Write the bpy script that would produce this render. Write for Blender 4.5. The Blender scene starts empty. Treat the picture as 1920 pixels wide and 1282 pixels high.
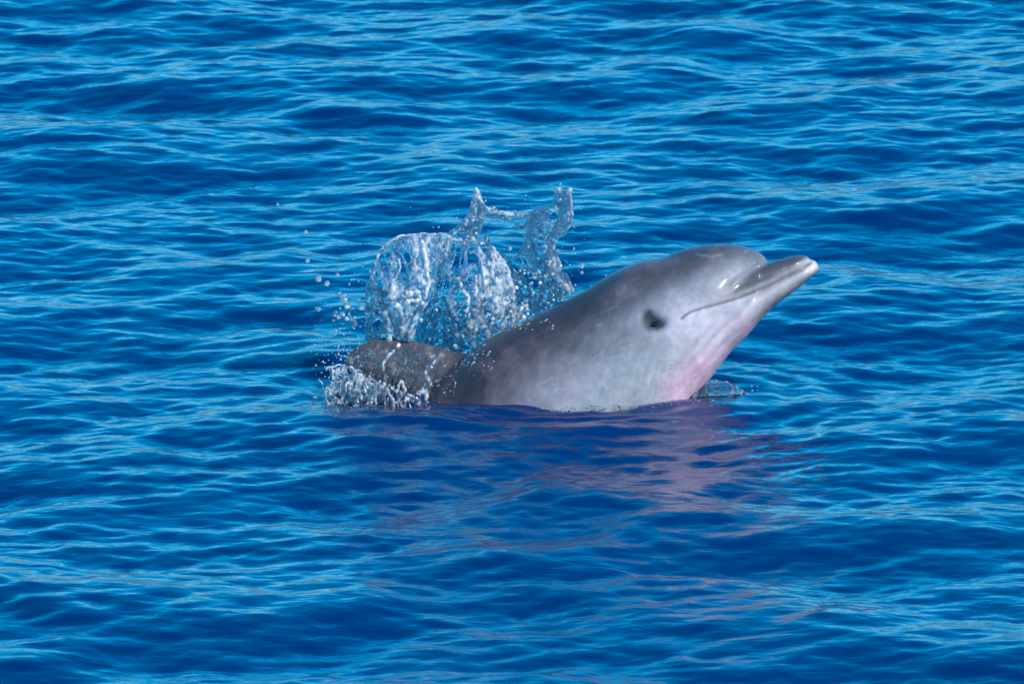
import bpy, bmesh, math, random
import numpy as np
from mathutils import Vector, Matrix
from mathutils.kdtree import KDTree

random.seed(7)
rng = np.random.default_rng(7)
R = math.radians
scene = bpy.context.scene

# ------------------------------------------------------------------ camera
EL = R(12.0)                     # camera looks down on the sea at 12 degrees
DIST = 20.0
S = 0.0012                       # metres per profile unit of the animal
AIM_Z = (735 - 641) * S / math.cos(EL)
cam_d = bpy.data.cameras.new('camera')
cam = bpy.data.objects.new('camera', cam_d)
scene.collection.objects.link(cam)
aim = Vector((0, 0, AIM_Z))
cam.location = aim + DIST * Vector((0, -math.cos(EL), math.sin(EL)))
cam.rotation_euler = (R(90) - EL, 0, 0)
cam_d.sensor_width = 36
cam_d.lens = 36 * DIST / (1920 * S)
cam_d.clip_start = 0.5
cam_d.clip_end = 20000
cam_d.dof.use_dof = True
cam_d.dof.focus_distance = DIST - 0.1
cam_d.dof.aperture_fstop = 16.0
scene.camera = cam

# ------------------------------------------------------------------ sky and sun
SUN_EL, SUN_AZ = R(37), R(138)   # azimuth clockwise from +Y: behind the camera, to the right
sun_dir = Vector((math.sin(SUN_AZ) * math.cos(SUN_EL), math.cos(SUN_AZ) * math.cos(SUN_EL), math.sin(SUN_EL)))
world = bpy.data.worlds.new('World')
scene.world = world
world.use_nodes = True
wn, wl = world.node_tree.nodes, world.node_tree.links
wn.clear()
w_out = wn.new('ShaderNodeOutputWorld')
w_bg = wn.new('ShaderNodeBackground')
w_hs = wn.new('ShaderNodeHueSaturation')
w_sky = wn.new('ShaderNodeTexSky')
w_sky.sky_type = 'NISHITA'
w_sky.sun_disc = False
w_sky.sun_elevation = SUN_EL
w_sky.sun_rotation = SUN_AZ
w_sky.air_density = 1.0
w_sky.dust_density = 0.0
w_sky.ozone_density = 8.0
w_hs.inputs['Saturation'].default_value = 1.52
w_hs.inputs['Hue'].default_value = 0.484
w_hs.inputs['Value'].default_value = 1.0
w_bg.inputs['Strength'].default_value = 0.145
wl.new(w_sky.outputs[0], w_hs.inputs['Color'])
wl.new(w_hs.outputs[0], w_bg.inputs['Color'])
wl.new(w_bg.outputs[0], w_out.inputs['Surface'])
sun_d = bpy.data.lights.new('sun', 'SUN')
sun_d.energy = 2.6
sun_d.angle = R(0.5)
sun_d.color = (1.0, 0.95, 0.88)
sun = bpy.data.objects.new('sun', sun_d)
scene.collection.objects.link(sun)
sun.rotation_euler = sun_dir.to_track_quat('Z', 'Y').to_euler()
scene.view_settings.view_transform = 'Standard'
scene.view_settings.look = 'None'
scene.view_settings.exposure = 0.8
scene.view_settings.gamma = 1.0
scene.view_settings.use_curve_mapping = False
scene.render.engine = 'CYCLES'
scene.cycles.use_denoising = True
scene.cycles.max_bounces = 10
scene.cycles.transmission_bounces = 8
scene.cycles.transparent_max_bounces = 12
scene.cycles.caustics_reflective = False
scene.cycles.caustics_refractive = False
scene.cycles.sample_clamp_indirect = 6.0

# ------------------------------------------------------------------ helpers
def px(u, v, y=0.0):
    """profile units (right, down) -> metres in the animal's mid-plane"""
    return ((u - 960) * S, y, (735 - v) * S / math.cos(EL))

def link(o, parent=None):
    scene.collection.objects.link(o)
    if parent is not None:
        o.parent = parent
    return o

def mesh_obj(name, verts, faces, mat=None, parent=None, smooth=True):
    me = bpy.data.meshes.new(name)
    verts = np.asarray(verts, dtype=np.float32)
    faces = np.asarray(faces, dtype=np.int32)
    me.vertices.add(len(verts))
    me.vertices.foreach_set('co', verts.ravel())
    n = faces.shape[1]
    me.loops.add(faces.size)
    me.loops.foreach_set('vertex_index', faces.ravel())
    me.polygons.add(len(faces))
    me.polygons.foreach_set('loop_start', np.arange(0, faces.size, n, dtype=np.int32))
    me.update(calc_edges=True)
    me.validate()
    if smooth:
        me.polygons.foreach_set('use_smooth', np.ones(len(me.polygons), dtype=bool))
    if mat:
        me.materials.append(mat)
    o = bpy.data.objects.new(name, me)
    return link(o, parent)

def tag(o, label=None, cat=None, group=None, kind=None):
    if label: o['label'] = label
    if cat: o['category'] = cat
    if group: o['group'] = group
    if kind: o['kind'] = kind
    return o

def sstep(a, b, x):
    t = np.clip((x - a) / (b - a), 0, 1)
    return t * t * (3 - 2 * t)

_perm = rng.permutation(256)
_perm = np.concatenate([_perm, _perm, _perm])
_grad = rng.normal(size=(256, 3)); _grad /= np.linalg.norm(_grad, axis=1)[:, None]
def noise(p):
    """gradient noise of an (n,3) array, about -1..1"""
    i = np.floor(p).astype(int); f = p - i
    w = f * f * f * (f * (f * 6 - 15) + 10)
    i &= 255
    out = np.zeros(len(p))
    for dx in (0, 1):
        for dy in (0, 1):
            for dz in (0, 1):
                h = _perm[_perm[_perm[(i[:, 0] + dx) & 255] + ((i[:, 1] + dy) & 255)] + ((i[:, 2] + dz) & 255)] & 255
                g = _grad[h]
                d = g[:, 0] * (f[:, 0] - dx) + g[:, 1] * (f[:, 1] - dy) + g[:, 2] * (f[:, 2] - dz)
                wx = w[:, 0] if dx else 1 - w[:, 0]
                wy = w[:, 1] if dy else 1 - w[:, 1]
                wz = w[:, 2] if dz else 1 - w[:, 2]
                out += d * wx * wy * wz
    return out * 1.6

def fbm(p, oct=4):
    a, s, out = 1.0, 1.0, 0
    for k in range(oct):
        out = out + a * noise(p * s + 17.3 * k)
        a *= 0.5; s *= 2.03
    return out

def poly_dist(P, line):
    """distance of (n,2) points to a polyline, and the parameter along it 0..1"""
    line = np.asarray(line, float)
    best = np.full(len(P), 1e9); par = np.zeros(len(P)); sign = np.zeros(len(P))
    seg = np.linalg.norm(np.diff(line, axis=0), axis=1); cum = np.concatenate([[0], np.cumsum(seg)])
    for k in range(len(line) - 1):
        a, b = line[k], line[k + 1]; d = b - a
        t = np.clip(((P - a) @ d) / (d @ d), 0, 1)
        q = a + t[:, None] * d
        dd = np.linalg.norm(P - q, axis=1)
        m = dd < best
        best[m] = dd[m]; par[m] = (cum[k] + t[m] * seg[k]) / cum[-1]
        cr = d[0] * (P[:, 1] - a[1]) - d[1] * (P[:, 0] - a[0])
        sign[m] = np.sign(cr[m])
    return best, par, sign

def catmull(rows, n):
    rows = np.asarray(rows, float)
    m = len(rows)
    pad = np.vstack([2 * rows[0] - rows[1], rows, 2 * rows[-1] - rows[-2]])
    out = []
    for t in np.linspace(0, m - 1, n):
        k = min(int(t), m - 2); f = t - k
        p0, p1, p2, p3 = pad[k], pad[k + 1], pad[k + 2], pad[k + 3]
        out.append(0.5 * (2 * p1 + (p2 - p0) * f + (2 * p0 - 5 * p1 + 4 * p2 - p3) * f ** 2 + (3 * p1 - p0 - 3 * p2 + p3) * f ** 3))
    return np.array(out)

def loft(rows, n=100, seg=56, e=2.0):
    """rows of (dorsal u,v, ventral u,v, half width) -> closed tube in profile units (u, y, v)"""
    rw = catmull(rows, n)
    rw[:, 4] = np.maximum(rw[:, 4], 0.5)
    V, F = [], []
    th = np.linspace(0, 2 * math.pi, seg, endpoint=False)
    ct = np.sign(np.cos(th)) * np.abs(np.cos(th)) ** (2 / e)
    st = np.sign(np.sin(th)) * np.abs(np.sin(th)) ** (2 / e)
    for r in rw:
        c = (r[0:2] + r[2:4]) / 2; h = (r[0:2] - r[2:4]) / 2
        uv = c[None, :] + ct[:, None] * h[None, :]
        V.append(np.stack([uv[:, 0], st * r[4], uv[:, 1]], 1))
    V = np.concatenate(V)
    for i in range(n - 1):
        for j in range(seg):
            F.append((i * seg + j, i * seg + (j + 1) % seg, (i + 1) * seg + (j + 1) % seg, (i + 1) * seg + j))
    caps = [list(range(seg))[::-1], [(n - 1) * seg + j for j in range(seg)]]
    return V, F, caps

# ------------------------------------------------------------------ materials
def nodes_of(name):
    m = bpy.data.materials.new(name); m.use_nodes = True
    nt = m.node_tree
    return m, nt.nodes, nt.links, nt.nodes['Principled BSDF']

def mat_water():
    m, n, l, b = nodes_of('sea_water')
    b.inputs['Base Color'].default_value = (0.0, 0.019, 0.096, 1)
    b.inputs['Roughness'].default_value = 0.10
    b.inputs['IOR'].default_value = 1.333
    tc = n.new('ShaderNodeTexCoord')
    mp = n.new('ShaderNodeMapping'); mp.inputs['Scale'].default_value = (0.55, 1.0, 1.0); mp.inputs['Rotation'].default_value = (0, 0, 0.2)
    n1 = n.new('ShaderNodeTexNoise'); n1.inputs['Scale'].default_value = 26; n1.inputs['Detail'].default_value = 3
    n1.inputs['Distortion'].default_value = 0.6
    bp = n.new('ShaderNodeBump'); bp.inputs['Strength'].default_value = 0.22; bp.inputs['Distance'].default_value = 0.012
    l.new(tc.outputs['Object'], mp.inputs[0]); l.new(mp.outputs[0], n1.inputs[0])
    l.new(n1.outputs[0], bp.inputs['Height']); l.new(bp.outputs[0], b.inputs['Normal'])
    return m

def mat_skin():
    m, n, l, b = nodes_of('dolphin_skin')
    at = n.new('ShaderNodeAttribute'); at.attribute_name = 'pigment'
    tc = n.new('ShaderNodeTexCoord')
    n1 = n.new('ShaderNodeTexNoise'); n1.inputs['Scale'].default_value = 34; n1.inputs['Detail'].default_value = 8
    n1.inputs['Roughness'].default_value = 0.65
    cr = n.new('ShaderNodeValToRGB')
    cr.color_ramp.elements[0].position = 0.25; cr.color_ramp.elements[0].color = (0.78, 0.78, 0.80, 1)
    cr.color_ramp.elements[1].position = 0.75; cr.color_ramp.elements[1].color = (1.16, 1.16, 1.16, 1)
    mx = n.new('ShaderNodeMix'); mx.data_type = 'RGBA'; mx.blend_type = 'MULTIPLY'; mx.inputs['Factor'].default_value = 1.0
    l.new(tc.outputs['Object'], n1.inputs[0]); l.new(n1.outputs[0], cr.inputs[0])
    l.new(at.outputs['Color'], mx.inputs['A']); l.new(cr.outputs[0], mx.inputs['B'])
    l.new(mx.outputs['Result'], b.inputs['Base Color'])
    n2 = n.new('ShaderNodeTexNoise'); n2.inputs['Scale'].default_value = 60; n2.inputs['Detail'].default_value = 5
    bp = n.new('ShaderNodeBump'); bp.inputs['Strength'].default_value = 0.35; bp.inputs['Distance'].default_value = 0.004
    l.new(tc.outputs['Object'], n2.inputs[0]); l.new(n2.outputs[0], bp.inputs['Height'])
    l.new(bp.outputs[0], b.inputs['Normal'])
    rr = n.new('ShaderNodeMapRange'); rr.inputs[3].default_value = 0.36; rr.inputs[4].default_value = 0.56
    l.new(n1.outputs[0], rr.inputs[0]); l.new(rr.outputs[0], b.inputs['Roughness'])
    b.inputs['IOR'].default_value = 1.4
    aw = n.new('ShaderNodeAttribute'); aw.attribute_name = 'wet'
    l.new(aw.outputs['Fac'], b.inputs['Coat Weight'])
    b.inputs['Coat Roughness'].default_value = 0.12
    b.inputs['Subsurface Weight'].default_value = 0.0
    return m

def mat_eye():
    m, n, l, b = nodes_of('dolphin_eye')
    b.inputs['Base Color'].default_value = (0.012, 0.012, 0.016, 1)
    b.inputs['Roughness'].default_value = 0.05
    return m

def mat_splash():
    m, n, l, b = nodes_of('splash_water')
    out = n['Material Output']
    b.inputs['Base Color'].default_value = (0.93, 0.97, 1.0, 1)
    b.inputs['Roughness'].default_value = 0.02
    b.inputs['IOR'].default_value = 1.333
    b.inputs['Transmission Weight'].default_value = 1.0
    foam = n.new('ShaderNodeBsdfPrincipled')
    foam.inputs['Base Color'].default_value = (0.90, 0.92, 0.95, 1)
    foam.inputs['Roughness'].default_value = 0.25
    tr = n.new('ShaderNodeBsdfTranslucent'); tr.inputs['Color'].default_value = (0.88, 0.92, 0.96, 1)
    m0 = n.new('ShaderNodeMixShader'); m0.inputs[0].default_value = 0.35
    l.new(foam.outputs[0], m0.inputs[1]); l.new(tr.outputs[0], m0.inputs[2])
    at = n.new('ShaderNodeAttribute'); at.attribute_name = 'foam'
    mix = n.new('ShaderNodeMixShader')
    l.new(at.outputs['Fac'], mix.inputs[0]); l.new(b.outputs[0], mix.inputs[1]); l.new(m0.outputs[0], mix.inputs[2])
    l.new(mix.outputs[0], out.inputs['Surface'])
    return m

M_WATER, M_SKIN, M_EYE, M_SPLASH = mat_water(), mat_skin(), mat_eye(), mat_splash()

# ------------------------------------------------------------------ the sea
def build_sea():
    N, L = 2048, 16.0
    k1 = np.fft.fftfreq(N, L / N) * 2 * math.pi
    kx, ky = np.meshgrid(k1, k1, indexing='xy')
    k = np.hypot(kx, ky); k[0, 0] = 1
    d0 = R(-72)                                     # waves run towards the camera, slightly from the left
    cosd = (kx * math.cos(d0) + ky * math.sin(d0)) / k
    spread = 0.28 + cosd ** 2
    lo, hi = 2 * math.pi / 1.7, 2 * math.pi / 0.042
    spec = k ** -3.72 * np.exp(-(lo / k) ** 4) * np.exp(-(k / hi) ** 2) * spread
    spec[0, 0] = 0
    g = np.random.default_rng(11)
    H = (g.normal(size=(N, N)) + 1j * g.normal(size=(N, N))) * np.sqrt(spec)
    h = np.fft.ifft2(H).real
    sx = np.fft.ifft2(1j * kx * H).real; sy = np.fft.ifft2(1j * ky * H).real
    sc = 0.128 / math.sqrt((sx ** 2 + sy ** 2).mean())
    low = np.exp(-(k * 0.42 / (2 * math.pi)) ** 2)          # the longer waves, which die down beside the animal
    H *= sc
    h, hl = np.fft.ifft2(H * (1 - low)).real, np.fft.ifft2(H * low).real
    kk = 1j / k
    dx, dxl = np.fft.ifft2(kk * kx * H * (1 - low)).real, np.fft.ifft2(kk * kx * H * low).real
    dy, dyl = np.fft.ifft2(kk * ky * H * (1 - low)).real, np.fft.ifft2(kk * ky * H * low).real
    def graded(a, b, step, far):
        mid = list(np.arange(a, b, step))
        s, v, up = step, b, []
        while v < far:
            up.append(v); s *= 1.09; v += s
        up.append(far)
        s, v, dn = step, a, []
        while v > -far:
            s *= 1.09; v -= s; dn.append(max(v, -far))
        return np.array(dn[::-1] + mid + up)
    X = graded(-1.9, 1.9, 0.0105, 6000.0); Y = graded(-4.4, 7.6, 0.0105, 6000.0)
    gx, gy = np.meshgrid(X, Y, indexing='xy')
    def samp(a):
        fx = (gx / L * N) % N; fy = (gy / L * N) % N
        ix, iy = fx.astype(int), fy.astype(int); tx, ty = fx - ix, fy - iy
        ix1, iy1 = (ix + 1) % N, (iy + 1) % N
        ix %= N; iy %= N
        return (a[iy, ix] * (1 - tx) + a[iy, ix1] * tx) * (1 - ty) + (a[iy1, ix] * (1 - tx) + a[iy1, ix1] * tx) * ty
    fade = (1 - sstep(2.5, 6.0, np.abs(gx))) * (1 - sstep(8, 13, np.abs(gy - 1.5)))
    lam = 0.45
    calm = 1 - 0.85 * np.exp(-((gx - 0.1) / 0.55) ** 2 - ((gy + 0.02) / 0.26) ** 2)
    front = np.exp(-((gx - 0.05) / 0.9) ** 2) * sstep(-0.22, -0.45, gy) * (1 - sstep(-0.8, -1.4, gy))
    near = 1 + 0.35 * front
    calm = calm + 0.1 * front
    # a short steep wavelet rolling off the flank towards the camera
    wav = 0.018 * np.exp(-((gx + 0.16) / 0.26) ** 2) * np.exp(-((gy + 0.40 + 0.12 * gx) / 0.075) ** 2) + 0.014 * np.exp(-((gx + 0.02) / 0.22) ** 2) * np.exp(-((gy + 0.72 - 0.1 * gx) / 0.07) ** 2)
    # ripples pushed out by the animal: a low bulge at the skin, then broken rings
    rho = np.hypot((gx - 0.10) / 0.33, (gy + 0.01) / 0.20)
    d_ = (rho - 1) * 0.24
    brk = noise(np.stack([gx * 5, gy * 5, 0 * gx], -1).reshape(-1, 3)).reshape(gx.shape)
    ring = np.where(d_ > -0.12, 0.0062 * np.sin(2 * math.pi * d_ / 0.085 + 2.2 * brk) * np.exp(-np.abs(d_) / 0.30) * (0.55 + 0.9 * brk), 0)
    z = (samp(h) * near + samp(hl) * calm) * fade + ring + wav + 0.002 * np.exp(-(d_ / 0.05) ** 2)
    xx = gx - lam * (samp(dx) + samp(dxl) * calm) * fade; yy = gy - lam * (samp(dy) + samp(dyl) * calm) * fade
    V = np.stack([xx, yy, z], -1).reshape(-1, 3)
    ny, nx = gx.shape
    idx = np.arange(ny * nx).reshape(ny, nx)
    F = np.stack([idx[:-1, :-1], idx[:-1, 1:], idx[1:, 1:], idx[1:, :-1]], -1).reshape(-1, 4)
    o = mesh_obj('water', V, F, M_WATER)
    return tag(o, kind='structure', label='deep blue rippled sea around the dolphin')
build_sea()

# ------------------------------------------------------------------ far shore: out of frame, it shows only mirrored in the ripples
def build_shore():
    xs = np.linspace(-1500, 1500, 301); V, F = [], []
    q = np.c_[xs / 130, np.zeros(301), np.zeros(301)]
    top = 23 + 11 * fbm(q + 4, 5)
    prof = [(0.0, -2.0), (6.0, 1.5), (25.0, 0.55), (60.0, 1.0), (200.0, 0.9)]
    for j, (dy, hh) in enumerate(prof):
        zz = np.full(301, -2.0) if j == 0 else (np.full(301, 1.5) if j == 1 else np.maximum(top, 5) * hh)
        V.append(np.stack([xs, 380 + dy + 12 * noise(q * 3 + j), zz], 1))
    V = np.vstack(V)
    for j in range(len(prof) - 1):
        for i in range(300):
            F.append((j * 301 + i, j * 301 + i + 1, (j + 1) * 301 + i + 1, (j + 1) * 301 + i))
    m, n, l, b = nodes_of('shore_rock')
    nz = n.new('ShaderNodeTexNoise'); nz.inputs['Scale'].default_value = 0.05; nz.inputs['Detail'].default_value = 8
    tc = n.new('ShaderNodeTexCoord'); cr = n.new('ShaderNodeValToRGB')
    cr.color_ramp.elements[0].position = 0.4; cr.color_ramp.elements[0].color = (0.10, 0.09, 0.05, 1)
    cr.color_ramp.elements[1].position = 0.6; cr.color_ramp.elements[1].color = (0.30, 0.23, 0.15, 1)
    l.new(tc.outputs['Object'], nz.inputs[0]); l.new(nz.outputs[0], cr.inputs[0]); l.new(cr.outputs[0], b.inputs['Base Color'])
    b.inputs['Roughness'].default_value = 0.9
    o = mesh_obj('hills', V, np.array(F), m)
    tag(o, 'low brown coast beyond the frame, mirrored in the ripples', kind='structure')
build_shore()

# ------------------------------------------------------------------ the dolphin
def remesh(name, V, faces_list, voxel, smooth_it):
    me = bpy.data.meshes.new(name)
    me.from_pydata([tuple(v) for v in V], [], faces_list)
    me.update()
    o = link(bpy.data.objects.new(name, me))
    md = o.modifiers.new('r', 'REMESH'); md.mode = 'VOXEL'; md.voxel_size = voxel
    ms = o.modifiers.new('s', 'SMOOTH'); ms.factor = 0.5; ms.iterations = smooth_it
    dg = bpy.context.evaluated_depsgraph_get()
    new = bpy.data.meshes.new_from_object(o.evaluated_get(dg))
    bpy.data.objects.remove(o)
    return new

def build_dolphin():
    body = [
        (250, 990, 258, 1010, 8), (350, 955, 368, 1035, 26), (480, 905, 510, 1048, 58), (600, 855, 645, 1058, 90),
        (700, 805, 765, 1062, 114), (778, 757, 868, 1050, 132), (835, 703, 950, 1030, 145), (900, 648, 1022, 995, 154),
        (980, 606, 1092, 955, 158), (1060, 568, 1157, 915, 157), (1130, 526, 1213, 868, 153), (1190, 497, 1262, 805, 146),
        (1238, 487, 1302, 744, 137), (1275, 471, 1336, 703, 127), (1310, 464, 1355, 675, 118), (1345, 460, 1375, 649, 107),
        (1375, 461, 1398, 628, 93), (1400, 466, 1413, 602, 77), (1420, 474, 1426, 575, 57), (1433, 483, 1436, 548, 36), (1440, 492, 1442, 522, 12)]
    upper = [
        (1300, 530, 1292, 600, 72), (1350, 515, 1347, 580, 68), (1400, 500, 1403, 563, 60), (1440, 491, 1448, 545, 50),
        (1473, 484, 1481, 529, 40), (1495, 479, 1504, 514, 31), (1510, 480, 1516, 503, 20), (1519, 486, 1521, 495, 6)]
    lower = [
        (1285, 570, 1326, 712, 112), (1345, 558, 1388, 641, 92), (1386, 546, 1421, 605, 74), (1415, 536, 1444, 580, 61), (1444, 523, 1472, 557, 50),
        (1473, 510, 1500, 536, 41), (1502, 497, 1522, 519, 31), (1519, 488, 1535, 507, 18), (1527, 487, 1536, 499, 6)]
    fin = [
        (905, 665, 735, 860, 30), (862, 664, 712, 800, 25), (820, 656, 698, 772, 22), (780, 646, 686, 752, 19), (740, 639, 672, 734, 16),
        (704, 641, 660, 720, 13), (674, 652, 650, 708, 10), (654, 666, 643, 697, 7), (644, 680, 640, 688, 3)]
    core = [(1330, 520, 1360, 660, 84), (1386, 504, 1414, 598, 62), (1415, 497, 1440, 574, 54), (1444, 491, 1469, 552, 45),
        (1473, 485, 1497, 532, 37), (1497, 481, 1519, 516, 27), (1514, 486, 1529, 508, 13), (1520, 489, 1531, 503, 5)]
    V, F = np.zeros((0, 3)), []
    for rows, n, e in ((core, 60, 2.6), (body, 160, 2.1), (upper, 70, 2.2), (lower, 70, 2.2), (fin, 60, 2.0)):
        v, f, caps = loft(rows, n, 64, e)
        k = len(V)
        F += [tuple(i + k for i in q) for q in f] + [tuple(i + k for i in c) for c in caps]
        V = np.vstack([V, v])
    W = np.stack([(V[:, 0] - 960) * S, V[:, 1] * S, (735 - V[:, 2]) * S / math.cos(EL)], 1)
    me = remesh('dolphin', W, F, 0.0032, 6)
    n = len(me.vertices)
    co = np.zeros(n * 3, np.float32); me.vertices.foreach_get('co', co); co = co.reshape(-1, 3).astype(float)
    no = np.zeros(n * 3, np.float32); me.vertices.foreach_get('normal', no); no = no.reshape(-1, 3).astype(float)
    P = np.stack([co[:, 0] / S + 960, 735 - co[:, 2] * math.cos(EL) / S], 1)
    side = np.abs(co[:, 1]) / S                                  # distance from the mid-plane
    # --- relief: mouth slit, beak crease, eye socket, throat folds
    mouth = [(1519, 492), (1502, 505), (1473, 519.5), (1444, 534), (1415, 547), (1386, 557), (1357, 565.5), (1328, 573), (1305, 580), (1294, 587), (1287, 594)]
    crease = [(1441, 490), (1430, 497), (1412, 506), (1386, 526), (1369, 543), (1355, 552)]
    disp = np.zeros(n)
    dm, tm, sm = poly_dist(P, mouth)
    lat = sstep(3, 10, side)
    disp -= (0.003 - 0.0016 * sstep(0.3, 0.7, tm)) * np.exp(-(dm / (3.5 + 2.0 * sstep(0.3, 0.7, tm))) ** 2) * lat * (1 - 0.8 * sstep(0.75, 1.0, tm))
    dc, tc, _ = poly_dist(P, crease)
    disp -= 0.003 * np.exp(-(dc / 7.0) ** 2) * (1 - sstep(0.5, 1.0, tc))
    de = np.hypot((P[:, 0] - 1237) / 1.25, P[:, 1] - 600)
    disp += 0.0006 * np.exp(-((de - 30) / 12) ** 2) * (side > 30)
    disp -= 0.004 * np.exp(-(de / 14) ** 2) * (side > 30)
    # shallow folds fanning out under the gape
    fold_w = sstep(585, 610, P[:, 1]) * (1 - sstep(640, 690, P[:, 1])) * sstep(1290, 1320, P[:, 0]) * (1 - sstep(1370, 1400, P[:, 0]))
    a = (P[:, 0] - 1290) * 0.75 + (P[:, 1] - 590) * 0.66
    disp += 0.0008 * np.sin(a / 3.0 + 0.8 * noise(np.c_[P / 40, np.zeros(n)])) * fold_w
    disp += 0.002 * fbm(co * 9, 3)
    fin_m = (1 - sstep(800, 860, P[:, 0] + 0.4 * (P[:, 1] - 700)))
    disp += 0.0035 * fbm(np.c_[P[:, 0] / 26, P[:, 1] / 40, side / 60], 4) * fin_m
    neck = poly_dist(P, [(1290, 730), (1310, 700), (1345, 672), (1372, 650)])[0]
    disp -= 0.002 * np.exp(-(neck / 16) ** 2)
    co2 = co + no * disp[:, None]
    me.vertices.foreach_set('co', co2.astype(np.float32).ravel())
    me.update()
    # --- pigment
    nz = fbm(np.c_[co[:, 0] * 9, co[:, 1] * 9, co[:, 2] * 9], 5)
    nf = fbm(co * 40, 4)
    back = np.array([0.045, 0.039, 0.046]); belly = np.array([0.335, 0.335, 0.35]); pink = np.array([0.82, 0.50, 0.57])
    cape = [(720, 960), (920, 850), (1000, 770), (1050, 712), (1100, 668), (1165, 618), (1240, 578), (1310, 543), (1360, 522), (1430, 488), (1500, 440)]
    dcap, _, sg = poly_dist(P, cape)
    sd = dcap * sg + 14 * nz                                      # positive below the cape line
    t = sstep(-100, 115, sd)[:, None]
    col = back * (1 - t) + belly * t
    def blend(mask, c):
        nonlocal col
        mask = np.clip(mask, 0, 1)[:, None]
        col = col * (1 - mask) + np.asarray(c) * mask
    # darker band behind the blowhole
    blend(0.45 * np.exp(-(poly_dist(P, [(1300, 470), (1265, 500), (1225, 530)])[0] / 20) ** 2), (0.075, 0.065, 0.075))
    # pale streak eye to melon, pale cheek
    blend(0.5 * np.exp(-(poly_dist(P, [(1195, 600), (1230, 572), (1290, 545), (1340, 520), (1385, 500)])[0] / 18) ** 2), (0.30, 0.31, 0.35))
    blend(0.7 * np.exp(-(poly_dist(P, [(1275, 600), (1330, 600), (1380, 590), (1430, 570)])[0] / 34) ** 2), (0.50, 0.46, 0.50))
    # upper jaw dark, lips pale
    below = (sm < 0)
    jaw = sstep(1350, 1385, P[:, 0]) * (P[:, 1] > 470) * (1 - sstep(0, 3, np.where(below, dm, 0)))
    cs = poly_dist(P, [(1441, 488), (1412, 504), (1386, 524), (1369, 541), (1340, 560)])
    jaw = jaw * sstep(-2, 10, np.where(P[:, 0] > 1440, 10, cs[0] * cs[2] * -1))
    blend(0.92 * jaw * sstep(4, 11, dm), (0.058, 0.055, 0.066))
    blend(0.75 * np.exp(-((dm - 7) / 5) ** 2) * (~below) * (1 - sstep(0.5, 0.9, tm)), (0.30, 0.27, 0.27))
    lowj = below * sstep(1370, 1440, P[:, 0])
    blend(0.8 * lowj, (0.36, 0.325, 0.32))
    blend(np.exp(-(np.hypot(P[:, 0] - 1524, P[:, 1] - 499) / 14) ** 2), (0.60, 0.54, 0.50))
    # pink throat
    thr = np.exp(-(poly_dist(P, [(1290, 745), (1315, 712), (1345, 690)])[0] / 34) ** 2) + 0.6 * np.exp(-(poly_dist(P, [(1345, 690), (1375, 650), (1405, 622)])[0] / 30) ** 2)
    blend(0.97 * np.clip(1.15 * thr + 0.12 * nz, 0, 1), pink)
    blend(0.45 * np.exp(-(poly_dist(P, [(1330, 605), (1345, 645)])[0] / 42) ** 2), (0.68, 0.57, 0.60))
    # mouth slit and eye patch
    blend(0.9 * np.exp(-(dm / 2.6) ** 2) * (tm < 0.999) * lat, (0.10, 0.075, 0.075))
    rim = poly_dist(P, [(1210, 588), (1212, 606), (1223, 619), (1240, 621), (1254, 613), (1264, 600), (1280, 581), (1302, 562)])
    blend(0.38 * np.exp(-(rim[0] / 4.5) ** 2) * (1 - 0.6 * rim[1]), (0.38, 0.39, 0.43))
    ep = 1.1 * np.exp(-(np.hypot((P[:, 0] - 1231) / 1.05, P[:, 1] - 598) / 16) ** 2.4) + 0.9 * np.exp(-(np.hypot((P[:, 0] - 1249) / 1.5, P[:, 1] - 602) / 11) ** 2.2) + 0.7 * np.exp(-(np.hypot(P[:, 0] - 1225, P[:, 1] - 584) / 10) ** 2)
    blend(0.96 * np.clip(ep * (1 + 0.3 * nf), 0, 1), (0.020, 0.021, 0.030))
    # fin is browner
    fm = 1 - sstep(820, 870, P[:, 0] + 0.4 * (P[:, 1] - 700))
    blend(0.8 * fm * (P[:, 1] < 800) , np.array([0.078, 0.066, 0.067]) * (1 + 0.35 * fbm(np.c_[P[:, 0] / 16, P[:, 1] / 30, side / 30], 5))[:, None])
    smear = fbm(np.c_[(P[:, 0] + 0.35 * P[:, 1]) / 11, side / 40, (P[:, 1] - 0.35 * P[:, 0]) / 60], 4)
    col *= (1 + 0.05 * nz + 0.06 * nf + 0.10 * smear)[:, None]
    # thin pale scars
    for s_ in ([(1135, 585), (1150, 578), (1165, 572)], [(1310, 478), (1340, 482), (1368, 474)], [(1338, 470), (1344, 464), (1352, 461)], [(1180, 690), (1200, 672)],
               [(1128, 608), (1139, 604)], [(1020, 715), (1060, 700)], [(1395, 478), (1402, 470)], [(1245, 700), (1232, 740)]):
        blend(0.28 * np.exp(-(poly_dist(P, s_)[0] / 2.2) ** 2) * np.clip(nf + 0.8, 0, 1), (0.36, 0.36, 0.40))
    srg = np.random.default_rng(5)
    for _ in range(60):                                           # fine rake marks along the flank and head
        c0 = np.array([srg.uniform(860, 1400), 0.0]); c0[1] = srg.uniform(490, 750)
        an = R(srg.normal(-32, 22)); ln = srg.uniform(6, 34)
        dv = np.array([math.cos(an), math.sin(an)]) * ln
        nb = np.abs(P - (c0 + dv / 2)).max(1) < ln
        if nb.sum() < 8: continue
        st = np.zeros(n); st[nb] = np.exp(-(poly_dist(P[nb], [c0, c0 + dv / 2 + srg.normal(0, 1.2, 2), c0 + dv])[0] / 1.7) ** 2)
        col *= (1 + srg.choice([0.26, 0.18, -0.22]) * st * np.clip(nf + 0.7, 0, 1))[:, None]
    col *= np.array([1.02, 0.995, 0.995])
    ca = me.color_attributes.new('pigment', 'FLOAT_COLOR', 'POINT')
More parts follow.
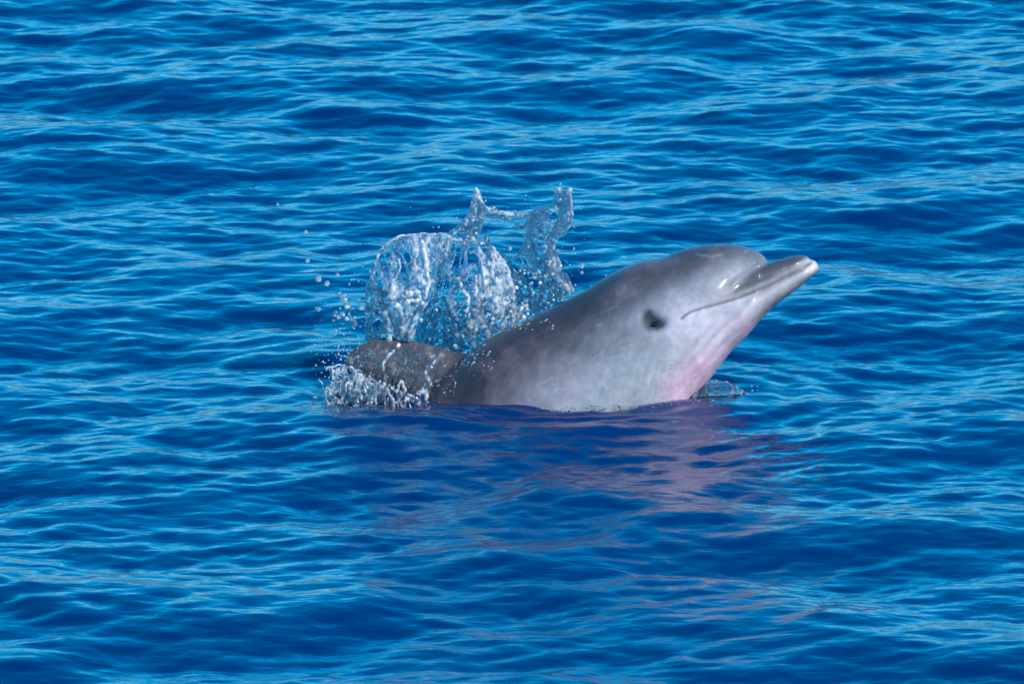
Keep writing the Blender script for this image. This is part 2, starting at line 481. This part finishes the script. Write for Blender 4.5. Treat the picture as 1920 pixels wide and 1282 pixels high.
    ca.data.foreach_set('color', np.c_[np.clip(col, 0, 1), np.ones(n)].astype(np.float32).ravel())
    wet = np.clip(fm * (P[:, 1] < 800) + 0.15, 0, 1)
    me.attributes.new('wet', 'FLOAT', 'POINT').data.foreach_set('value', wet.astype(np.float32))
    me.polygons.foreach_set('use_smooth', np.ones(len(me.polygons), dtype=bool))
    me.materials.clear(); me.materials.append(M_SKIN)
    root = link(bpy.data.objects.new('dolphin', None))
    tag(root, 'grey dolphin with pink throat rising head first out of the blue sea', 'dolphin')
    b = link(bpy.data.objects.new('body', me), root)
    # eye
    for sgn in (-1, 1):
        m = (np.hypot(P[:, 0] - 1239, P[:, 1] - 602) < 4) & (np.sign(co[:, 1]) == sgn)
        c = co2[m].mean(axis=0); nn = Vector(no[m].mean(axis=0)).normalized()
        bm = bmesh.new(); bmesh.ops.create_uvsphere(bm, u_segments=24, v_segments=16, radius=0.0095)
        em = bpy.data.meshes.new('eye'); bm.to_mesh(em); bm.free()
        em.polygons.foreach_set('use_smooth', np.ones(len(em.polygons), dtype=bool)); em.materials.append(M_EYE)
        e = link(bpy.data.objects.new('eye', em), root)
        e.location = Vector(c) - nn * 0.004
        e.scale = (1.3, 1.0, 0.7)
        e.rotation_euler = (0, R(-20), 0)
    pick = []
    for cu, cv, ru, rv, k in ((880, 675, 60, 30, 60), (990, 612, 70, 14, 30), (830, 725, 36, 30, 36), (1272, 679, 6, 5, 5), (1414, 492, 3, 3, 2), (1423, 499, 2, 2, 1)):
        m = np.where((np.hypot((P[:, 0] - cu) / ru, (P[:, 1] - cv) / rv) < 1) & (co[:, 1] < 0))[0]
        if len(m): pick += list(srg.choice(m, min(k, len(m)), replace=False))
    bm = bmesh.new(); bmesh.ops.create_icosphere(bm, subdivisions=2, radius=1.0)
    bv = np.array([v.co[:] for v in bm.verts]); bf = np.array([[v.index for v in q.verts] for q in bm.faces]); bm.free()
    BV = np.vstack([(bv * (0.0007 + 0.0017 * srg.random() ** 2) * np.array([srg.uniform(0.8, 3.2), 1, srg.uniform(0.7, 1.2)])) @ np.array([[0.82, 0, 0.57], [0, 1, 0], [-0.57, 0, 0.82]]) + co2[i] for i in pick])
    BF = np.vstack([bf + k * len(bv) for k in range(len(pick))])
    bd = mesh_obj('water_beads', BV, BF, M_SPLASH, root)
    bd.data.attributes.new('foam', 'FLOAT', 'POINT').data.foreach_set('value', np.full(len(BV), 0.6, np.float32))
    bd['kind'] = 'stuff'
    # roll the animal a little, back away from the camera, about its long axis
    piv = Vector(px(1150, 700)); ax = Vector((math.cos(R(30)), 0, math.sin(R(30))))
    root.matrix_world = Matrix.Translation(piv) @ Matrix.Rotation(R(-11), 4, ax) @ Matrix.Translation(-piv)
    mw = np.array(root.matrix_world)
    return root, co2 @ mw[:3, :3].T + mw[:3, 3]
DOLPHIN, BODY_W = build_dolphin()

# ------------------------------------------------------------------ thrown water
def at(u, v, y):
    """profile units seen at depth y -> metres"""
    u, v, y = np.broadcast_arrays(np.asarray(u, float), np.asarray(v, float), np.asarray(y, float))
    return np.stack([(u - 960) * S, y, ((735 - v) * S - y * math.sin(EL)) / math.cos(EL)], -1)

def blob_mesh(name, pts, rad, foam, voxel, parent=None, smooth_it=2, wobble=0.0):
    """fuse overlapping drops (point, radius) into one watery surface carrying a 'foam' value"""
    pts = np.asarray(pts, float); rad = np.asarray(rad, float); foam = np.asarray(foam, float)
    me = bpy.data.meshes.new(name + '_points'); me.vertices.add(len(pts))
    me.vertices.foreach_set('co', pts.astype(np.float32).ravel())
    ra = me.attributes.new('rad', 'FLOAT', 'POINT'); ra.data.foreach_set('value', rad.astype(np.float32))
    o = link(bpy.data.objects.new(name + '_points', me))
    ng = bpy.data.node_groups.new('fuse', 'GeometryNodeTree')
    ng.interface.new_socket('Geometry', in_out='INPUT', socket_type='NodeSocketGeometry')
    ng.interface.new_socket('Geometry', in_out='OUTPUT', socket_type='NodeSocketGeometry')
    N = ng.nodes; Lk = ng.links
    gi, go = N.new('NodeGroupInput'), N.new('NodeGroupOutput')
    na = N.new('GeometryNodeInputNamedAttribute'); na.data_type = 'FLOAT'; na.inputs['Name'].default_value = 'rad'
    mp = N.new('GeometryNodeMeshToPoints'); pv = N.new('GeometryNodePointsToVolume'); vm = N.new('GeometryNodeVolumeToMesh')
    pv.resolution_mode = 'VOXEL_SIZE'; pv.inputs['Voxel Size'].default_value = voxel; pv.inputs['Density'].default_value = 1.0
    vm.resolution_mode = 'GRID'; vm.inputs['Threshold'].default_value = 0.25
    Lk.new(gi.outputs[0], mp.inputs['Mesh']); Lk.new(na.outputs['Attribute'], mp.inputs['Radius'])
    Lk.new(mp.outputs[0], pv.inputs['Points']); Lk.new(na.outputs['Attribute'], pv.inputs['Radius'])
    Lk.new(pv.outputs[0], vm.inputs['Volume']); Lk.new(vm.outputs[0], go.inputs[0])
    md = o.modifiers.new('fuse', 'NODES'); md.node_group = ng
    ms = o.modifiers.new('s', 'SMOOTH'); ms.factor = 0.5; ms.iterations = smooth_it
    dg = bpy.context.evaluated_depsgraph_get()
    new = bpy.data.meshes.new_from_object(o.evaluated_get(dg))
    bpy.data.objects.remove(o)
    new.name = name
    n = len(new.vertices)
    co = np.zeros(n * 3, np.float32); new.vertices.foreach_get('co', co); co = co.reshape(-1, 3)
    kd = KDTree(len(pts))
    for i, p in enumerate(pts): kd.insert(p, i)
    kd.balance()
    fv = np.zeros(n, np.float32)
    for i in range(n):
        fv[i] = foam[kd.find(co[i])[1]]
    fa = new.attributes.new('foam', 'FLOAT', 'POINT'); fa.data.foreach_set('value', fv)
    new.polygons.foreach_set('use_smooth', np.ones(len(new.polygons), dtype=bool))
    new.materials.clear(); new.materials.append(M_SPLASH)
    return link(bpy.data.objects.new(name, new), parent)

def inside(P, poly):
    poly = np.asarray(poly, float); c = np.zeros(len(P), bool); j = len(poly) - 1
    for i in range(len(poly)):
        a, b = poly[i], poly[j]
        c ^= ((a[1] > P[:, 1]) != (b[1] > P[:, 1])) & (P[:, 0] < (b[0] - a[0]) * (P[:, 1] - a[1]) / (b[1] - a[1] + 1e-9) + a[0])
        j = i
    return c

class Fluid:
    def __init__(self): self.p, self.r, self.f = [], [], []
    def add(self, p, r, f):
        p = np.atleast_2d(p); n = len(p)
        self.p.append(p); self.r.append(np.broadcast_to(np.asarray(r, float) * S, (n,))); self.f.append(np.broadcast_to(np.asarray(f, float), (n,)))
    def sheet(self, poly, depth, web=0.5, thin=1.5, thick=3.2, foam=0.3, seed=0.0, scale=26.0, step=1.8, cut=None):
        """a torn film of water: thicker along a web of ridges, missing where the web is wide open"""
        poly = np.asarray(poly, float)
        lo, hi = poly.min(0), poly.max(0)
        gu, gv = np.meshgrid(np.arange(lo[0], hi[0], step), np.arange(lo[1], hi[1], step))
        P = np.stack([gu.ravel(), gv.ravel()], 1) + rng.normal(0, 0.2, (gu.size, 2))
        m = inside(P, poly)
        if cut is not None: m &= ~inside(P, cut)
        P = P[m]
        q = np.c_[P[:, 0] / scale, P[:, 1] / (scale * 2.3), np.full(len(P), seed)]
        warp = np.c_[noise(q * 0.7 + 5), noise(q * 0.7 + 9), np.zeros(len(P))]
        r1 = 1 - np.abs(noise(q + 0.6 * warp)); r2 = 1 - np.abs(noise(q * 2.3 + warp + 31))
        ridge = 0.65 * r1 ** 3 + 0.45 * r2 ** 4
        blot = fbm(q * 0.55 + 77, 3)
        rad = thin + (thick - thin) * np.clip(ridge * 1.3 - 0.35, 0, 1.3)
        keep = (ridge + 0.35 * blot) > web
        y = depth(P[:, 0], P[:, 1]) + 0.012 * fbm(q * 1.7 + 3, 3)
        fine = fbm(np.c_[P[:, 0] / 5.0, P[:, 1] / 7.5, np.full(len(P), seed + 40)], 3)
        fo = np.clip(foam + 0.02 + 1.1 * (ridge - 0.55) + 0.10 * blot + 0.55 * fine, 0.02, 0.95)
        self.add(at(P[:, 0], P[:, 1], y)[keep], rad[keep], fo[keep])
    def strand(self, line, depth, r=4.0, foam=0.5, wob=3.0, lump=0.45, taper=0.0):
        L_ = catmull(line, max(8, int(np.linalg.norm(np.diff(np.asarray(line, float), axis=0), axis=1).sum() / 1.6)))
        n = len(L_); sd = rng.uniform(0, 99)
        q = np.c_[L_ / 9.0, np.full(n, sd)]
        L2 = L_ + wob * np.c_[noise(q + 3), noise(q + 8)]
        t = np.linspace(0, 1, n)
        rr = r * (1 + lump * fbm(np.c_[L_ / 12.0, np.full(n, sd + 5)], 3)) * (1 - taper * t)
        y = depth(L2[:, 0], L2[:, 1]) + 0.006 * noise(q + 15)
        fo = np.clip(foam + 0.12 + 0.35 * noise(np.c_[L_ / 5.0, np.full(n, sd + 9)]), 0.02, 0.97)
        self.add(at(L2[:, 0], L2[:, 1], y), np.maximum(rr, 1.1), fo)
    def lumps(self, poly, n, depth, r=(1.5, 4.5), foam=(0.1, 0.8), dy=0.03, power=2.0):
        poly = np.asarray(poly, float); lo, hi = poly.min(0), poly.max(0)
        P = rng.uniform(lo, hi, (n * 4, 2)); P = P[inside(P, poly)][:n]
        k = len(P)
        rr = r[0] + (r[1] - r[0]) * rng.random(k) ** power
        self.add(at(P[:, 0], P[:, 1], depth(P[:, 0], P[:, 1]) + rng.normal(0, dy, k)), rr, rng.uniform(foam[0], foam[1], k))
    def build(self, name, voxel, parent=None, it=3):
        return blob_mesh(name, np.vstack(self.p), np.concatenate(self.r), np.concatenate(self.f), voxel, parent, it)

def dome(cu, cv, ru, rv, y0, bulge):
    return lambda u, v: y0 - bulge * np.sqrt(np.clip(1 - ((u - cu) / ru) ** 2 - ((v - cv) / rv) ** 2, 0, 1))

splash = link(bpy.data.objects.new('water_splash', None))
tag(splash, 'white and clear crown of water thrown up behind the dolphin', 'splash')

dA = dome(765, 560, 95, 135, 0.17, 0.15)
f = Fluid()
lobe = [(684, 650), (687, 560), (690, 530), (703, 491), (725, 458), (754, 443), (795, 440), (831, 439), (822, 500), (805, 560), (785, 600), (768, 650)]
f.sheet(lobe, dA, web=0.10, thin=1.7, thick=3.4, foam=0.15, seed=1.3, scale=38)
f.strand([(684, 645), (687, 560), (690, 530), (703, 491), (725, 458), (754, 442), (795, 440), (835, 438)], dA, 3.4, 0.45)
f.strand([(792, 452), (800, 500), (803, 535), (788, 578), (768, 620), (757, 645)], dA, 4.6, 0.7)
f.strand([(718, 578), (727, 600), (731, 640)], dA, 7.5, 0.8, lump=0.3)
f.strand([(700, 580), (692, 612), (690, 645)], dA, 3.6, 0.55)
f.strand([(745, 640), (752, 612), (760, 590)], dA, 4.0, 0.6)
f.strand([(706, 548), (730, 556), (760, 552), (786, 546)], dA, 6.0, 0.75, lump=0.8)
f.strand([(705, 572), (735, 574), (765, 566), (785, 560)], dA, 4.5, 0.7, lump=0.8)
f.strand([(754, 445), (745, 470), (750, 500), (738, 530)], dA, 2.6, 0.4)
f.strand([(720, 500), (750, 492), (785, 500)], dA, 2.4, 0.4)
f.lumps([(695, 540), (790, 530), (790, 590), (695, 590)], 70, dA, (1.5, 5.5), (0.2, 0.9), 0.02)
f.build('sheet', 0.0018, splash)

dB = dome(895, 570, 85, 120, 0.26, 0.15)
f = Fluid()
lobe = [(822, 440), (866, 448), (912, 456), (945, 488), (960, 528), (966, 560), (985, 600), (930, 632), (862, 672), (800, 662), (770, 645), (790, 595), (806, 555), (812, 500)]
f.sheet(lobe, dB, web=0.21, thin=1.9, thick=3.8, foam=0.18, seed=4.7, scale=32)
f.strand([(831, 440), (866, 450), (912, 458), (943, 488), (958, 528), (962, 560), (952, 592)], dB, 4.0, 0.55)
f.strand([(800, 465), (818, 484), (832, 512), (852, 524), (870, 518)], dB, 3.6, 0.6)
f.strand([(960, 560), (925, 582), (890, 600), (855, 628), (830, 655)], dB, 4.2, 0.55, lump=0.7)
f.strand([(862, 520), (868, 545), (880, 560), (872, 590)], dB, 4.4, 0.7, lump=0.7)
f.strand([(810, 560), (815, 600), (800, 640)], dB, 4.0, 0.6)
f.strand([(900, 600), (930, 600), (960, 588), (990, 570)], dB, 4.0, 0.6, lump=0.7)
f.lumps([(780, 590), (870, 560), (960, 570), (990, 590), (870, 665), (775, 655)], 260, dB, (1.3, 6.5), (0.1, 0.9), 0.035, 2.4)
f.lumps([(815, 500), (950, 500), (960, 560), (815, 570)], 60, dB, (1.2, 4.0), (0.1, 0.8), 0.03)
f.build('sheet', 0.0018, splash)

dC = lambda u, v: 0.22 + 0.09 * np.cos((u - 850) / 95.0) + 0.0006 * (v - 440)
f = Fluid()
f.sheet([(831, 440), (853, 429), (870, 408), (880, 398), (887, 372), (892, 352), (901, 374), (914, 390), (905, 412), (899, 432), (888, 452), (860, 449)], dC, web=0.20, thin=1.9, thick=4.4, foam=0.40, seed=8.1, scale=24)
f.strand([(840, 440), (862, 422), (878, 402), (886, 380), (892, 352)], dC, 5.5, 0.6, taper=0.45)
f.strand([(892, 352), (900, 374), (914, 390), (936, 397), (963, 402), (987, 402), (1008, 392), (1040, 386)], dC, 4.6, 0.55, lump=0.6)
f.strand([(905, 400), (930, 405), (958, 412), (976, 428)], dC, 3.2, 0.5, lump=0.6)
right = [(985, 402), (1008, 390), (1040, 386), (1045, 357), (1070, 357), (1072, 400), (1069, 422), (1058, 440), (1044, 450), (1047, 484), (1064, 512), (1077, 545), (1030, 575), (985, 598), (965, 560), (962, 528), (950, 492), (972, 478), (983, 456), (984, 436), (975, 425)]
f.sheet(right, dC, web=0.42, thin=1.7, thick=4.4, foam=0.25, seed=12.9, scale=30)
f.strand([(1040, 388), (1043, 370), (1047, 357)], dC, 4.2, 0.5)
f.strand([(1046, 357), (1058, 362), (1070, 356)], dC, 3.6, 0.5, lump=0.8)
f.strand([(1070, 357), (1071, 385), (1073, 405), (1068, 424), (1056, 441)], dC, 2.8, 0.45)
f.strand([(1012, 396), (1003, 420), (1018, 440), (1032, 456), (1034, 490), (1048, 518), (1068, 545)], dC, 5.6, 0.6, lump=0.6)
f.strand([(985, 440), (984, 458), (972, 477), (952, 483), (938, 474), (918, 461)], dC, 3.6, 0.5)
f.strand([(912, 439), (913, 450), (916, 464)], dC, 4.5, 0.5)
f.strand([(1045, 450), (1020, 440), (1000, 445), (985, 440)], dC, 4.0, 0.55)
f.strand([(990, 500), (1010, 520), (1030, 540), (1055, 555)], dC, 3.6, 0.55)
f.lumps([(930, 500), (1050, 490), (1075, 545), (985, 598), (940, 610)], 240, dC, (1.1, 5.0), (0.2, 1.0), 0.03, 2.4)
f.lumps([(990, 400), (1060, 400), (1045, 500), (990, 480)], 50, dC, (1.3, 4.6), (0.1, 0.9), 0.02)
f.lumps([(838, 446), (868, 412), (884, 392), (890, 360), (896, 360), (912, 390), (895, 440)], 70, dC, (1.0, 3.6), (0.2, 1.0), 0.012)
f.lumps([(1036, 390), (1042, 352), (1074, 352), (1076, 410), (1060, 440)], 60, dC, (1.0, 3.4), (0.2, 1.0), 0.012)
f.lumps([(905, 384), (985, 392), (1010, 384), (1010, 404), (960, 412), (905, 400)], 60, dC, (1.0, 3.6), (0.2, 1.0), 0.012)
f.build('crown', 0.0018, splash)

# foam boiling round the fin
foam_depth = lambda u, v: -0.10 + 0.10 * sstep(775, 690, v) + 0 * u
f = Fluid()
poly = [(606, 776), (612, 735), (625, 700), (650, 690), (678, 700), (700, 712), (730, 726), (760, 742), (790, 752), (785, 778)]
for k, yy in enumerate((-0.13, -0.09, -0.05, 0.0)):
    pk = np.array(poly) + np.array([0, 6 * k - 6]) * (np.array(poly)[:, 1:2] < 770)
    f.sheet(pk, lambda u, v, yy=yy: yy + 0.03 * np.sin(u / 17.0 + yy * 90) + 0.0004 * (v - 740), web=0.48, thin=1.3, thick=3.0, foam=0.28, seed=30 + 5 * k, scale=15, step=1.7)
for _ in range(40):
    u0 = rng.uniform(612, 780); v0 = 776; hgt = rng.uniform(12, 75) * (1 - 0.72 * sstep(650, 730, np.array(u0)))
    lean = rng.normal(-0.25, 0.35); yy = rng.uniform(-0.15, 0.02)
    f.strand([(u0, v0), (u0 + lean * hgt * 0.4, v0 - 0.5 * hgt), (u0 + lean * hgt, v0 - 0.85 * hgt), (u0 + lean * hgt * 1.5, v0 - hgt)],
             lambda u, v, yy=yy: yy + 0 * u, rng.uniform(2.0, 4.2), rng.uniform(0.15, 0.75), wob=5, lump=0.6, taper=0.7)
f.lumps(poly, 260, foam_depth, (1.0, 3.0), (0.05, 0.9), 0.04, 2.6)
front = lambda u, v: -0.06 + 0 * u
f.sheet([(808, 664), (818, 664), (815, 700), (806, 730), (796, 776), (765, 776), (782, 735), (796, 700)], lambda u, v: -0.075 + 0 * u, web=0.52, thin=1.5, thick=3.0, foam=0.25, seed=61.0, scale=14)
f.sheet([(655, 672), (690, 655), (745, 652), (795, 664), (800, 712), (775, 745), (700, 730), (660, 705)], lambda u, v: -0.02 + 0.0002 * (v - 700) - 0.0005 * (u - 660) * 0.3, web=0.30, thin=1.6, thick=2.6, foam=-0.30, seed=71.0, scale=24)
f.strand([(738, 658), (722, 676), (718, 692)], front, 3.0, 0.55)
f.strand([(745, 735), (752, 716), (760, 735), (748, 745)], front, 3.0, 0.5)
f.strand([(612, 690), (640, 684), (662, 690)], front, 2.4, 0.6)
k = 150
fx = (rng.uniform(590, 810, k) - 960) * S; fy = -0.13 - 0.22 * rng.random(k) ** 1.6
f.add(np.stack([fx, fy, rng.normal(0.004, 0.003, k)], 1), rng.uniform(0.9, 2.4, k), rng.uniform(0.3, 0.9, k))
f.build('foam', 0.0021, None, 3)
tag(bpy.data.objects['foam'], 'boiling white foam around the dark dorsal fin', 'foam', kind='stuff')

# clear curl of water beside the throat
dW = lambda u, v: 0.00 + 0.0004 * (u - 1340) - 0.0022 * (v - 711)
f = Fluid()
f.sheet([(1318, 716), (1341, 711), (1370, 721), (1396, 737), (1422, 757), (1428, 776), (1285, 776), (1298, 742)], dW, web=-2, thin=2.4, thick=3.4, foam=-0.25, seed=20.2, scale=34)
f.strand([(1334, 713), (1370, 721), (1396, 737), (1424, 758)], dW, 3.0, 0.12, lump=0.3)
f.lumps([(1398, 735), (1422, 728), (1437, 745), (1436, 760), (1400, 756)], 60, dW, (1.2, 4.2), (0.05, 0.6), 0.02)
curl = f.build('water_curl', 0.0024, None)
tag(curl, 'clear curl of water pushed up beside the pink throat', 'splash')

# churned edge where the sea meets the belly, spray and flying drops
def contact(u):
    x = (u - 960) * S
    m = (np.abs(BODY_W[:, 0] - x) < 0.012) & (np.abs(BODY_W[:, 2] - 0.004) < 0.012)
    return BODY_W[m, 1].min() if m.any() else None
f = Fluid()
cl = [(u, contact(u)) for u in np.arange(830, 1330, 3.0)]
cl = [c for c in cl if c[1] is not None]
cu, cy = np.array([c[0] for c in cl]), np.array([c[1] for c in cl])
for _ in range(80):
    u0 = 1330 - 330 * rng.random() ** 1.3; ln = rng.uniform(8, 38)
    us = np.linspace(u0, min(u0 + ln, cu[-1]), 8)
    if us[-1] - us[0] < 4: continue
    ys = np.interp(us, cu, cy) - abs(rng.normal(0.002, 0.012)) + 0.004 * rng.normal(size=8)
    P3 = catmull(np.stack([(us - 960) * S, ys, rng.normal(0.005, 0.0035) + 0.0025 * rng.normal(size=8)], 1), 34)
    f.add(P3, rng.uniform(1.1, 2.3) * (1 + 0.3 * noise(P3 * 120)) * np.sin(np.linspace(0.25, 2.9, 34)) ** 0.5, rng.choice([0.02, 0.08, 0.5], p=[0.6, 0.25, 0.15]))
edge = f.build('churned_water', 0.0022, None)
tag(edge, 'churned bubbly line of water along the belly', 'foam', kind='stuff')

def drop_mesh(name, r, seed):
    bm = bmesh.new(); bmesh.ops.create_icosphere(bm, subdivisions=3, radius=1.0)
    for v in bm.verts:
        nn = noise(np.array([[v.co.x * 0.9 + seed, v.co.y * 0.9, v.co.z * 0.9]]))[0]
        v.co *= r * (1 + 0.28 * nn)
    me = bpy.data.meshes.new(name); bm.to_mesh(me); bm.free()
    fa = me.attributes.new('foam', 'FLOAT', 'POINT'); fa.data.foreach_set('value', np.full(len(me.vertices), 0.35, np.float32))
    me.polygons.foreach_set('use_smooth', np.ones(len(me.polygons), dtype=bool)); me.materials.append(M_SPLASH)
    return me
drop_meshes = [drop_mesh('water_drop', 1.0, k * 3.7) for k in range(5)]
drops = [
    ((596, 523, 6.0), 'leftmost of three clear drops beside the upper left of the splash'),
    ((611, 532, 4.6), 'lowest of three clear drops beside the upper left of the splash'),
    ((633, 516, 4.2), 'rightmost of three clear drops beside the upper left of the splash'),
    ((596, 580, 4.4), 'lone water drop out to the left of the hooked blob'),
    ((679, 561, 6.0), 'upper of two water drops almost touching the left edge of the splash'),
    ((677, 578, 5.5), 'lower of two water drops almost touching the left edge of the splash'),
    ((573, 435, 4.0), 'lone water drop up and left of the splash, level with its dome top'),
    ((575, 489, 4.2), 'faint lone water drop above the three drops left of the splash'),
    ((521, 385, 3.4), 'farthest and highest tiny water drop over open sea at left'),
    ((628, 621, 3.8), 'small water drop below the hooked blob, above the fin spray'),
    ((1091, 498, 5.5), 'larger lone water drop between the splash crown and the dolphin head'),
    ((1091, 511, 3.2), 'tiny water drop just under the larger lone drop near the head'),
    ((956, 466, 4.6), 'round drop in the open gap below the bridge of the splash crown')]
for i, ((u, v, r), lab) in enumerate(drops):
    o = link(bpy.data.objects.new('water_drop', drop_meshes[i % 5]))
    o.location = at(u, v, 0.08 + 0.05 * math.sin(i * 2.1)).tolist()
    o.scale = (r * S, r * S, r * S * (1.0 + 0.3 * math.sin(i)))
    o.rotation_euler = (0, i * 0.7, i)
    tag(o, lab, 'drop', 'drops flying round the splash')
flat = lambda u, v: 0.09 + 0 * u
for poly, k, lab in (([(634, 548), (648, 548), (660, 580), (648, 584)], 26, 'ragged blob of water flying left of the splash, above the hooked one'),
                     ([(622, 583), (664, 586), (668, 616), (656, 616), (654, 600), (624, 598)], 34, 'hooked blob of water flying left of the splash')):
    f = Fluid(); f.lumps(poly, k, flat, (1.6, 5.2), (0.15, 0.9), 0.006, 1.5)
    tag(f.build('water_blob', 0.0018), lab, 'drop', 'drops flying round the splash')

# fine spray: far too many specks to count
tv, tf = [], []
bm = bmesh.new(); bmesh.ops.create_icosphere(bm, subdivisions=2, radius=1.0)
bv = np.array([v.co[:] for v in bm.verts]); bf = np.array([[v.index for v in q.verts] for q in bm.faces]); bm.free()
def spray(cu, cv, su, sv, n, y0, r=(0.7, 2.2)):
    global tv, tf
    for _ in range(n):
        u, v = rng.normal(cu, su), rng.normal(cv, sv)
        c = at(u, v, y0 + rng.normal(0, 0.04))
        if c[2] < 0.0: continue
        rr = (r[0] + (r[1] - r[0]) * rng.random() ** 2.5) * S
        tf.append(bf + len(tv) * len(bv)); tv.append(bv * rr * np.array([1, 1, rng.uniform(0.8, 1.4)]) + c)
spray(640, 690, 26, 40, 170, -0.05)
spray(640, 650, 18, 30, 50, 0.03)
spray(660, 580, 22, 45, 40, 0.10)
spray(735, 700, 45, 25, 45, -0.06, (0.6, 1.9))
spray(870, 560, 100, 60, 320, 0.12, (0.5, 2.4))
spray(700, 610, 20, 50, 60, 0.08, (0.5, 2.0))
spray(900, 480, 90, 60, 120, 0.2, (0.4, 1.5))
spray(1020, 520, 45, 50, 90, 0.2)
spray(1040, 410, 30, 30, 40, 0.2)
spray(930, 395, 40, 12, 40, 0.2)
spray(1415, 742, 14, 9, 60, 0.05)
spray(1250, 755, 80, 6, 90, -0.2, (0.6, 1.6))
sp = mesh_obj('spray', np.vstack(tv), np.vstack(tf), M_SPLASH)
fa = sp.data.attributes.new('foam', 'FLOAT', 'POINT'); fa.data.foreach_set('value', np.full(len(sp.data.vertices), 0.45, np.float32))
tag(sp, 'fine white spray specks flying around the splash', 'spray', kind='stuff')
